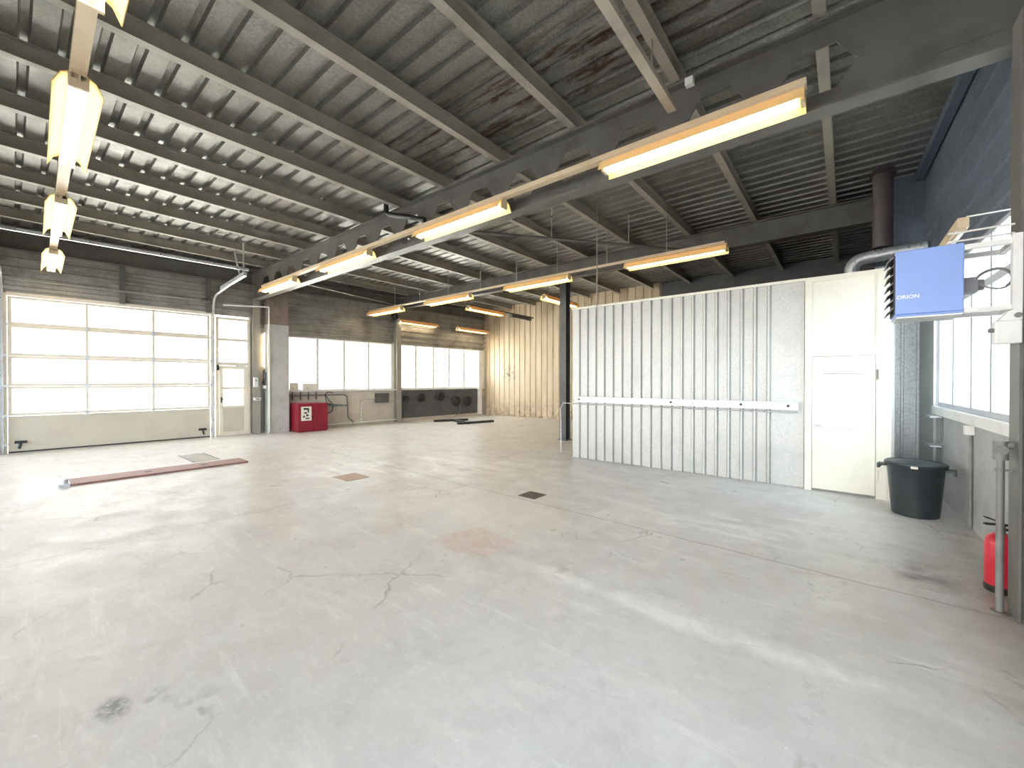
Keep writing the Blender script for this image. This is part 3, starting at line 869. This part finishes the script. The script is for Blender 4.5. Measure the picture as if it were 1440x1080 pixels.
# cable tray and rungs on top of the small room
t = thing('cable_ladder', 'low dark guard rail of short posts on the small room roof', 'rail', (0, 11.2, 3.10))
MB().box(-4.2, 0.9, -0.02, 0.02, 0.42, 0.45).build('top_rail', 'beam', t)
for k in range(18):
    xx = -4.15 + 0.29 * k
    MB().box(xx, xx + 0.03, -0.015, 0.015, 0, 0.42).build('post', 'beam', t)

# ------------------------------------------------------------------ garage door gear
t = thing('door_track', 'bright steel horizontal track of the garage door, right one', 'track', LP(0.05, 3.70), LR)
MB().tube(arc((0.30, 0, 3.72), 0.30, 180, 100, 8) + [(0.4, 0, 4.04), (3.1, 0, 4.12)], 0.028, 8).build('rail', 'zinc', t, smooth=True)
MB().box(0.9, 3.15, -0.03, 0.03, 4.07, 4.17).build('angle', 'zinc', t)
MB().bar((3.0, 0, 4.15), (3.0, 0, 4.90), 0.03, 0.03).bar((2.7, 0.0, 4.15), (2.2, 0.0, 4.88), 0.03, 0.03).build('hanger', 'zinc', t)
t = thing('door_track', 'bright steel horizontal track of the garage door, left one', 'track', LP(0.05, -0.12), LR)
MB().tube(arc((0.30, 0, 3.72), 0.30, 180, 100, 8) + [(0.4, 0, 4.04), (3.1, 0, 4.12)], 0.028, 8).build('rail', 'zinc', t, smooth=True)
MB().bar((3.0, 0, 4.15), (3.0, 0, 4.90), 0.03, 0.03).build('hanger', 'zinc', t)
t = thing('track_tie', 'long pale bar tying the two garage door tracks together', 'bar', LP(3.05, 0), LR)
MB().box(0.0, 0.05, -0.25, 3.80, 4.226, 4.28).build('bar', 'zinc', t)
t = thing('spring_shaft', 'dark torsion shaft on the cladding above the garage door', 'shaft', LP(0.16, 0, 3.86), LR)
MB().cyl((0, 0.02, 0), (0, 3.60, 0), 0.018, 10).build('shaft', 'steel', t, smooth=True)
MB().cyl((0, 3.40, 0), (0, 3.55, 0), 0.06, 16).build('drum', 'beam', t, smooth=True)
for u in (1.8, 3.58):
    t = thing('cladding_post', 'dark steel post on the cladding above the %s of the garage door' % ('middle' if u < 3 else 'right jamb'), 'post', LP(0.08, u), LR)
    MB().box(-0.04, 0.04, -0.05, 0.05, 3.55, 4.86).build('post', 'beam', t)
t = thing('wall_frame_post', 'dark post at the left jamb of the garage door', 'post', LP(0.08, -0.22), LR)
MB().box(-0.04, 0.06, -0.08, 0.06, 0.0, 4.86).build('post', 'beam', t)
t = thing('white_conduit', 'white conduit turning down the front of the concrete pillar', 'conduit', (0, 0, 0))
MB().tube([LP(0.20, 3.9, 3.80), LP(0.34, 4.93, 3.86), LP(0.39, 5.02, 3.86), LP(0.39, 5.03, 3.80), LP(0.39, 5.03, 0.05)], 0.022, 8).build('pipe', 'white', t, smooth=True)

# electrical set beside the pillar
t = thing('vertical_tube_light', 'upright lit tube light on the side of the concrete pillar', 'light', LP(0.20, 4.93, 2.0), LR)
MB().box(-0.03, 0.03, 0.02, 0.06, 0, 1.1).build('batten', 'white', t)
MB().cyl((0.0, 0.0, 0.05), (0.0, 0.0, 1.05), 0.02, 12).build('tube', 'tube', t, smooth=True)
t = thing('switch_cluster', 'cluster of switches and sockets below the upright tube light', 'switch', LP(0.20, 4.93, 1.25), LR)
MB().box(-0.05, 0.05, -0.01, 0.06, 0.42, 0.62).build('switch_box', 'beam', t)
MB().box(0.0, 0.12, -0.02, 0.04, 0.12, 0.22).build('socket_box', 'white', t)
MB().cyl((0.05, 0.0, 0.3), (0.05, -0.05, 0.3), 0.05).build('plug', 'black', t)
MB().cyl((0.02, 0.0, -1.2), (0.02, 0.0, 0.7), 0.018, 8).build('riser_pipe', 'black', t)
t = thing('control_box', 'small white control box on the beige steel column', 'box', LP(0.17, 4.72, 1.42), LR)
MB().box(0, 0.06, -0.06, 0.06, 0, 0.30).build('box', 'white', t, bevel=0.008)
MB().cyl((0.06, 0, 0.2), (0.075, 0, 0.2), 0.018).build('button', 'black', t)
t = thing('grey_socket', 'low grey socket box on the steel column', 'socket', LP(0.17, 4.76, 1.02), LR)
MB().box(0, 0.07, -0.10, 0.10, 0, 0.08).build('box', 'white', t, bevel=0.006)
MB().box(0.07, 0.076, -0.05, 0.05, 0.02, 0.06).build('cover', 'pipe', t)

# ------------------------------------------------------------------ red cabinet and left wall furniture
t = thing('red_cabinet', 'dark red two door metal cabinet under the left window', 'cabinet', (-13.80, 5.66, 0), LR)
MB().box(0.0, 0.66, 0.0, 0.92, 0.03, 0.90).box(0.02, 0.64, 0.02, 0.9, 0, 0.03).build('body', 'red', t, bevel=0.006)
for u0, u1 in ((0.012, 0.455), (0.465, 0.908)):
    d = MB().box(0.66, 0.678, u0, u1, 0.05, 0.885).build('door', 'red', t, bevel=0.004)
    if u0 < 0.2:
        MB().box(0.678, 0.69, 0.40, 0.425, 0.42, 0.50).build('handle', 'black', d)
t2 = thing('poster', 'white notice with black drawing stuck on the red cabinet', 'poster', (-13.80, 5.66, 0), LR)
MB().box(0.6785, 0.681, 0.09, 0.40, 0.36, 0.80).build('sheet', 'paper', t2)
k = MB()
for a, b, c, e in ((0.16, 0.32, 0.70, 0.76), (0.28, 0.33, 0.62, 0.72), (0.18, 0.27, 0.58, 0.63), (0.24, 0.31, 0.50, 0.56), (0.15, 0.20, 0.46, 0.52), (0.22, 0.34, 0.41, 0.45)):
    k.box(0.681, 0.682, a, b, c, e)
k.build('drawing', 'ink', t2)
for n, (u, w, hh, lab) in enumerate(((5.72, 0.26, 0.26, 'smaller cream electrical box on the sill above the red cabinet'), (6.10, 0.46, 0.24, 'wider cream electrical box on the sill above the red cabinet'))):
    t = thing('electrical_box', lab, 'box', LP(0.0, u, 1.288), LR, 'cream boxes above the red cabinet')
    MB().box(0.0, 0.10, 0, w, 0, hh).build('box', 'ivory', t, bevel=0.01)
    MB().box(0.10, 0.108, 0.02, w - 0.02, 0.02, hh - 0.02).build('cover', 'ivory', t)
    MB().cyl((0.108, w * 0.3, 0.08), (0.115, w * 0.3, 0.08), 0.015).build('knob', 'black', t)
t = thing('wall_pipework', 'grey pipes running along the beige wall below the window', 'pipe', LO, LR)
MB().tube([(0.05, 5.66, 1.12), (0.05, 7.5, 1.12), (0.05, 7.62, 1.05), (0.05, 7.66, 0.3), (0.10, 7.85, 0.12)], 0.022, 8).build('pipe', 'pipe', t, smooth=True)
MB().tube([(0.05, 5.66, 1.20), (0.05, 8.4, 1.20)], 0.018, 8).build('pipe', 'zinc', t, smooth=True)
MB().tube([(0.05, 8.15, 0.12), (0.05, 8.15, 0.85), (0.05, 8.25, 0.95), (0.05, 9.45, 0.95)], 0.02, 8).build('pipe', 'zinc', t, smooth=True)
MB().tube([(0.06, 6.9, 0.10), (0.06, 9.9, 0.10)], 0.025, 8).build('pipe', 'white', t, smooth=True)
for u in (5.8, 6.05, 6.3, 6.55):
    MB().tube([(0.05, u, 1.25), (0.05, u, 0.98)], 0.02, 8).build('pipe_drop', 'black', t)
t = thing('hose_bracket', 'grey green bracket with looped black hose beside the red cabinet', 'arm', LP(0.03, 6.78, 0.75), LR)
MB().box(0.0, 0.30, -0.03, 0.55, 0.0, 0.05).box(0.2, 0.35, 0.2, 0.75, -0.02, 0.03).build('arm', 'greenarm', t)
pts = [(0.1, 0.10, 0.05), (0.12, 0.05, 0.25), (0.12, 0.02, 0.40), (0.12, 0.12, 0.48), (0.1, 0.3, 0.45)]
pts2 = [(0.15, 0.28 * 0.5 + 0.14 * math.cos(R(a)), -0.08 + 0.16 * math.sin(R(a))) for a in range(90, 451, 24)]
MB().tube(pts, 0.014, 8).tube([(0.12, 0.02, 0.40), (0.13, 0.15, 0.2), (0.14, 0.3, 0.05)], 0.014, 8).tube(pts2, 0.014, 8).build('hose', 'black', t, smooth=True)
t = thing('wall_box', 'dark box hung under the window sill left of the dark wall panel', 'box', LP(0.0, 8.72, 0.78), LR)
MB().box(0.0, 0.10, 0, 0.55, 0, 0.36).build('box', 'darkwall', t, bevel=0.01)
MB().box(0.10, 0.11, 0.04, 0.51, 0.03, 0.2).build('lid', 'beam', t)
RL = ['first black exhaust hose hanger on the dark wall panel from the left column', 'second black exhaust hose hanger on the dark wall panel', 'third black exhaust hose hanger on the dark wall panel', 'lower black hose reel with hose reaching the floor', 'black hose reel nearest the back corner']
for (u, z, r), lab in zip(((10.05, 0.86, 0.10), (10.75, 0.92, 0.15), (11.75, 0.95, 0.17), (12.62, 0.72, 0.18), (13.28, 0.70, 0.18)), RL):
    t = thing('hose_reel', lab, 'hose reel', LP(0.035, u, z), LR, 'hose reels on the dark panel')
    MB().cyl((0.0, 0, 0), (0.05, 0, 0), 0.04).build('bracket', 'pipe', t)
    ring = [(0.08, r * math.cos(R(a)), r * math.sin(R(a))) for a in range(0, 361, 20)]
    mb = MB().tube(ring, 0.035, 8).cyl((0.05, 0, 0), (0.10, 0, 0), r * 0.75)
    mb.build('reel', 'black', t, smooth=True)
    if u == 12.62:
        MB().tube([(0.09, 0.17, -0.05), (0.09, 0.2, -0.45), (0.12, 0.0, -0.62), (0.2, -0.25, -0.69)], 0.015, 8).build('hose', 'pipe', t, smooth=True)
t = thing('corner_downpipe', 'white downpipe in the far left corner', 'pipe', LP(0.10, 14.02), LR)
MB().box(-0.05, 0.05, -0.10, 0.10, 0.05, 1.60).build('pipe', 'white', t)
t = thing('air_hose_coil', 'dark coil hanging at the column between the left windows', 'hose', LP(0.36, 9.36, 4.08), LR)
MB().tube([(0, 0.10 * math.cos(R(a)), 0.12 * math.sin(R(a))) for a in range(0, 361, 24)], 0.05, 8).build('coil', 'black', t, smooth=True)
MB().bar((-0.14, 0.18, 0.10), (0.0, 0, 0.10), 0.02, 0.02).build('hook', 'steel', t)

# ------------------------------------------------------------------ floor items
t = thing('floor_channel_cover', 'long red brown steel cover plate lying on the floor', 'cover', (-9.38, 1.75, 0), R(-1))
MB().box(-0.26, 0.26, -1.18, 1.20, 0.0, 0.03).build('plate', 'redsteel', t)
for y in (-0.25, 0.55):
    MB().box(-0.03, 0.03, y - 0.05, y + 0.05, 0.03, 0.034).build('lifting_slot', 'black', t)
MB().box(-0.2, 0.26, -1.30, -1.18, 0.0, 0.045).cyl((0.0, -1.24, 0.045), (0.0, -1.24, 0.10), 0.03).cyl((0.2, -1.24, 0.03), (0.2, -1.24, 0.11), 0.045).build('end_fitting', 'zinc', t)
t = thing('floor_hatch', 'square pale hatch outlined in the floor behind the red brown plate', 'hatch', (-10.5, 2.48, 0))
MB().box(-0.56, 0.56, -0.20, 0.20, 0, 0.006).build('lid', 'concrete', t)
MB().box(-0.57, 0.57, -0.225, -0.20, 0, 0.008).box(-0.57, 0.57, 0.20, 0.225, 0, 0.008).build('hatch_edge', 'pipe', t)
t = thing('terracotta_cover', 'small square terracotta coloured cover set in the floor', 'cover', (-6.38, 3.58, 0))
MB().box(-0.24, 0.24, -0.20, 0.20, 0, 0.005).build('plate', 'terracotta', t)
t = thing('floor_drain', 'small square dark drain grate in the open floor', 'drain', (-3.39, 4.61, 0))
pane_frame(MB(), 0, 0, 0, 0, 0, 0, 0)
MB().box(-0.14, 0.14, -0.14, -0.125, 0, 0.008).box(-0.14, 0.14, 0.125, 0.14, 0, 0.008).box(-0.14, -0.125, -0.125, 0.125, 0, 0.008).box(0.125, 0.14, -0.125, 0.125, 0, 0.008).build('frame', 'beam', t)
g = MB().box(-0.125, 0.125, -0.125, 0.125, 0, 0.003)
for k in range(9):
    a = -0.112 + 0.028 * k
    g.box(a - 0.006, a + 0.006, -0.125, 0.125, 0.003, 0.007)
    g.box(-0.125, 0.125, a - 0.006, a + 0.006, 0.003, 0.007)
g.build('grate', 'beam', t)
for (a, b, lab) in (((-12.5, 10.5), (-11.9, 11.75), 'longer black bar lying on the floor before the dark wall panel'), ((-12.15, 11.2), (-11.25, 10.9), 'short black bar lying across the longer floor bar'),
                    ((-11.1, 10.45), (-10.7, 11.95), 'black bar lying on the floor nearer the middle of the hall')):
    o = MB().bar((a[0], a[1], 0.04), (b[0], b[1], 0.04), 0.14, 0.08).build('floor_bar', 'black')
    tag(o, lab, 'bar', 'black bars on the floor')

# ------------------------------------------------------------------ right side: bin, extinguisher, pipe, heater
t = thing('rubbish_bin', 'black plastic rubbish bin with lid beside the white door', 'bin', (0.66, 6.86, 0), R(-10))
MB().lathe([(0.20, 0.0), (0.212, 0.012), (0.255, 0.585), (0.262, 0.60), (0.25, 0.60), (0.24, 0.56), (0.20, 0.03), (0.0, 0.03)], n=40).build('body', 'bin', t, smooth=True)
MB().lathe([(0.272, 0.585), (0.28, 0.60), (0.278, 0.625), (0.262, 0.635), (0.24, 0.625), (0.19, 0.632), (0.10, 0.648), (0.02, 0.652)], n=40).build('lid', 'bin', t, smooth=True)
for s in (-1, 1):
    MB().box(min(s * 0.25, s * 0.34), max(s * 0.25, s * 0.34), -0.07, 0.07, 0.555, 0.58).box(min(s * 0.315, s * 0.34), max(s * 0.315, s * 0.34), -0.07, 0.07, 0.52, 0.56).build('handle', 'bin', t, bevel=0.006)
MB().box(-0.015, 0.045, -0.283, -0.279, 0.585, 0.612).build('sticker', 'paper', t)

t = thing('fire_extinguisher', 'red fire extinguisher standing by the dark right column', 'fire extinguisher', (0.93, 4.76, 0), R(20))
MB().lathe([(0.086, 0.0), (0.09, 0.01), (0.09, 0.05), (0.082, 0.055)], n=28).build('base', 'black', t, smooth=True)
MB().lathe([(0.083, 0.04), (0.088, 0.05), (0.088, 0.36), (0.08, 0.405), (0.05, 0.435), (0.022, 0.445)], n=28).build('cylinder', 'extred', t, smooth=True)
MB().cyl((0, 0, 0.44), (0, 0, 0.50), 0.022).build('valve', 'pipe', t)
MB().box(-0.10, 0.03, -0.012, 0.012, 0.50, 0.515).bar((-0.02, 0, 0.53), (-0.10, 0, 0.56), 0.02, 0.01).build('lever', 'black', t)
MB().tube([(0.02, 0, 0.47), (0.08, 0, 0.47), (0.11, -0.01, 0.42), (0.108, -0.02, 0.15)], 0.010, 8).build('hose', 'black', t, smooth=True)
lb = MB()
for k in range(9):
    a0, a1 = R(-95 + 9 * k), R(-95 + 9 * (k + 1))
    r = 0.0888
    lb.add([(r * math.cos(a0), r * math.sin(a0), 0.14), (r * math.cos(a1), r * math.sin(a1), 0.14), (r * math.cos(a1), r * math.sin(a1), 0.27), (r * math.cos(a0), r * math.sin(a0), 0.27)], [(0, 1, 2, 3)])
lb.build('paper_label', 'paper', t)

t = thing('valve_pipe', 'grey upright pipe with a valve in front of the fire extinguisher', 'pipe', (0.835, 4.31, 0))
MB().cyl((0, 0, 0), (0, 0, 1.10), 0.02, 12).build('pipe', 'pipe', t, smooth=True)
MB().cyl((-0.0, 0, 1.06), (0.0, 0, 1.19), 0.038).cyl((0, 0, 1.15), (0.07, 0.0, 1.17), 0.028).cyl((0.0, -0.05, 1.13), (0.0, 0.05, 1.13), 0.03).build('valve', 'pipe', t, smooth=True)
MB().box(-0.03, 0.07, -0.012, 0.012, 0.98, 0.995).build('clamp', 'pipe', t)
MB().cyl((0, 0, 0.0), (0, 0, 0.012), 0.045).build('foot_flange', 'pipe', t)

t = thing('wall_conduit', 'thin conduit with socket running down the right wall behind the bin', 'conduit', RP(-0.02, 6.55), RR)
MB().cyl((0, 0, 0), (0, 0, 1.05), 0.014, 8).build('pipe', 'pipe', t)
MB().box(-0.05, 0.02, -0.05, 0.05, 1.02, 1.12).build('socket', 'white', t, bevel=0.008)
for z, lab in ((1.12, 'upper small steel shelf bracket on the right wall near the corner'), (0.72, 'lower small steel shelf bracket on the right wall near the corner')):
    t = thing('shelf_bracket', lab, 'bracket', RP(0, 8.0, z), RR, 'brackets at the right wall corner')
    MB().box(-0.13, 0.0, -0.02, 0.30, -0.02, 0.0).build('arm', 'zinc', t)
    MB().box(-0.02, 0.0, -0.02, 0.02, -0.35, 0.0).build('upright', 'pipe', t)

t = thing('unit_heater', 'pale blue box heater with louvres hung on a white bracket', 'heater', (0.4615, 4.15, 2.074))
MB().box(-0.205, 0.205, 0.0, 0.42, 0.02, 0.57).box(-0.205, 0.205, 0.0, 0.42, 0.0, 0.02).build('casing', 'blue', t, bevel=0.008)
t.scale = (0.847, 0.847, 0.847)
MB().box(-0.195, 0.195, 0.01, 0.41, -0.012, 0.0).build('bottom_plate', 'white', t)
MB().box(-0.215, -0.205, 0.02, 0.40, 0.03, 0.54).build('grille_opening', 'black', t)
for k in range(7):
    z = 0.05 + 0.075 * k
    MB().prism([(-0.205, z + 0.05), (-0.258, z - 0.005), (-0.254, z - 0.010), (-0.203, z + 0.042)], 'y', 0.03, 0.39).build('louvre', 'pipe', t)
tx = bpy.data.curves.new('lettering', 'FONT')
tx.body = 'ORION'; tx.size = 0.044; tx.extrude = 0.001; tx.offset = 0.0007
tmp = bpy.data.objects.new('lettering_curve', tx)
me = bpy.data.meshes.new_from_object(tmp)
bpy.data.objects.remove(tmp)
to = bpy.data.objects.new('lettering', me)
COL.objects.link(to)
me.materials.clear(); me.materials.append(M['lettering'])
to.parent = t; to.location = (-0.198, -0.002, 0.155); to.rotation_euler = (R(90), 0, 0)
MB().box(0.205, 0.30, 0.12, 0.26, 0.18, 0.30).cyl((0.30, 0.19, 0.24), (0.34, 0.19, 0.24), 0.045).build('motor', 'greycable', t)
lp = [(0.39 + 0.095 * math.cos(R(a)), 0.15 + 0.05 * math.sin(R(a)), 0.27 + 0.085 * math.sin(R(a)) + 0.01 * math.sin(R(a * 2))) for a in range(180, -170, -18)]
MB().tube(lp, 0.007, 8).tube([(p[0] + 0.004, p[1] + 0.02, p[2] + 0.014) for p in lp[:14]], 0.006, 8).build('cable', 'greycable', t, smooth=True)
b = MB()
b.box(0.205, 0.50, 0.0, 0.04, 0.51, 0.55).box(0.205, 0.50, 0.0, 0.04, 0.0, 0.035).box(0.455, 0.505, -0.02, 0.04, -0.01, 0.58)
b.box(0.205, 0.50, 0.36, 0.40, 0.51, 0.55).box(0.205, 0.50, 0.36, 0.40, 0.0, 0.035).box(0.46, 0.50, 0.04, 0.40, 0.51, 0.55).box(0.46, 0.50, 0.04, 0.40, 0.0, 0.035)
b.build('bracket', 'white', t)
for z in (0.60, 0.67):
    MB().cyl((0.12, 0.06, z), (0.48, 0.06, z), 0.008, 8).build('support_rod', 'white', t)

t = thing('junction_box', 'white metal junction box under the heater bracket at the column', 'box', (0.823, 4.13, 1.845))
MB().box(-0.06, 0.056, -0.05, 0.03, 0, 0.15).build('box', 'white', t, bevel=0.008)
MB().prism([(-0.05, 0.15), (0.055, 0.15), (0.055, 0.23), (0.0, 0.21)], 'y', -0.045, 0.03).build('hood', 'white', t)
MB().cyl((-0.06, -0.02, 0.09), (-0.085, -0.02, 0.09), 0.014).cyl((0.035, -0.045, 0.18), (0.035, -0.07, 0.18), 0.016).build('cable_gland', 'pipe', t)

# ------------------------------------------------------------------ outside, seen faintly through the glass
t = thing('street_lamp', 'slim lamp post outside the first left window', 'lamp post', (-24.0, 11.9, -0.3))
MB().tube([(0, 0, 0), (0, 0, 2.6), (0.0, 0.15, 3.0), (0, 0.7, 3.25)], 0.05, 8).build('pole', 'beam', t)
MB().box(-0.08, 0.08, 0.65, 1.05, 3.2, 3.28).build('lamp_head', 'beam', t)
t = thing('neighbour_building', 'pale low building outside the first left window', 'building', (-34, 14, -0.3))
MB().box(-4, 0, -6, 7, 0, 4.2).build('wall', 'outside', t)
r_ = MB()
for k in range(4):
    r_.box(0.0, 0.12, -6, 7, 2.3 + 0.5 * k, 2.42 + 0.5 * k)
r_.build('facade_bands', 'render_', t)
MB().box(0.0, 0.1, 0.9, 2.6, 1.4, 2.1).build('sign_board', 'cyan', t)
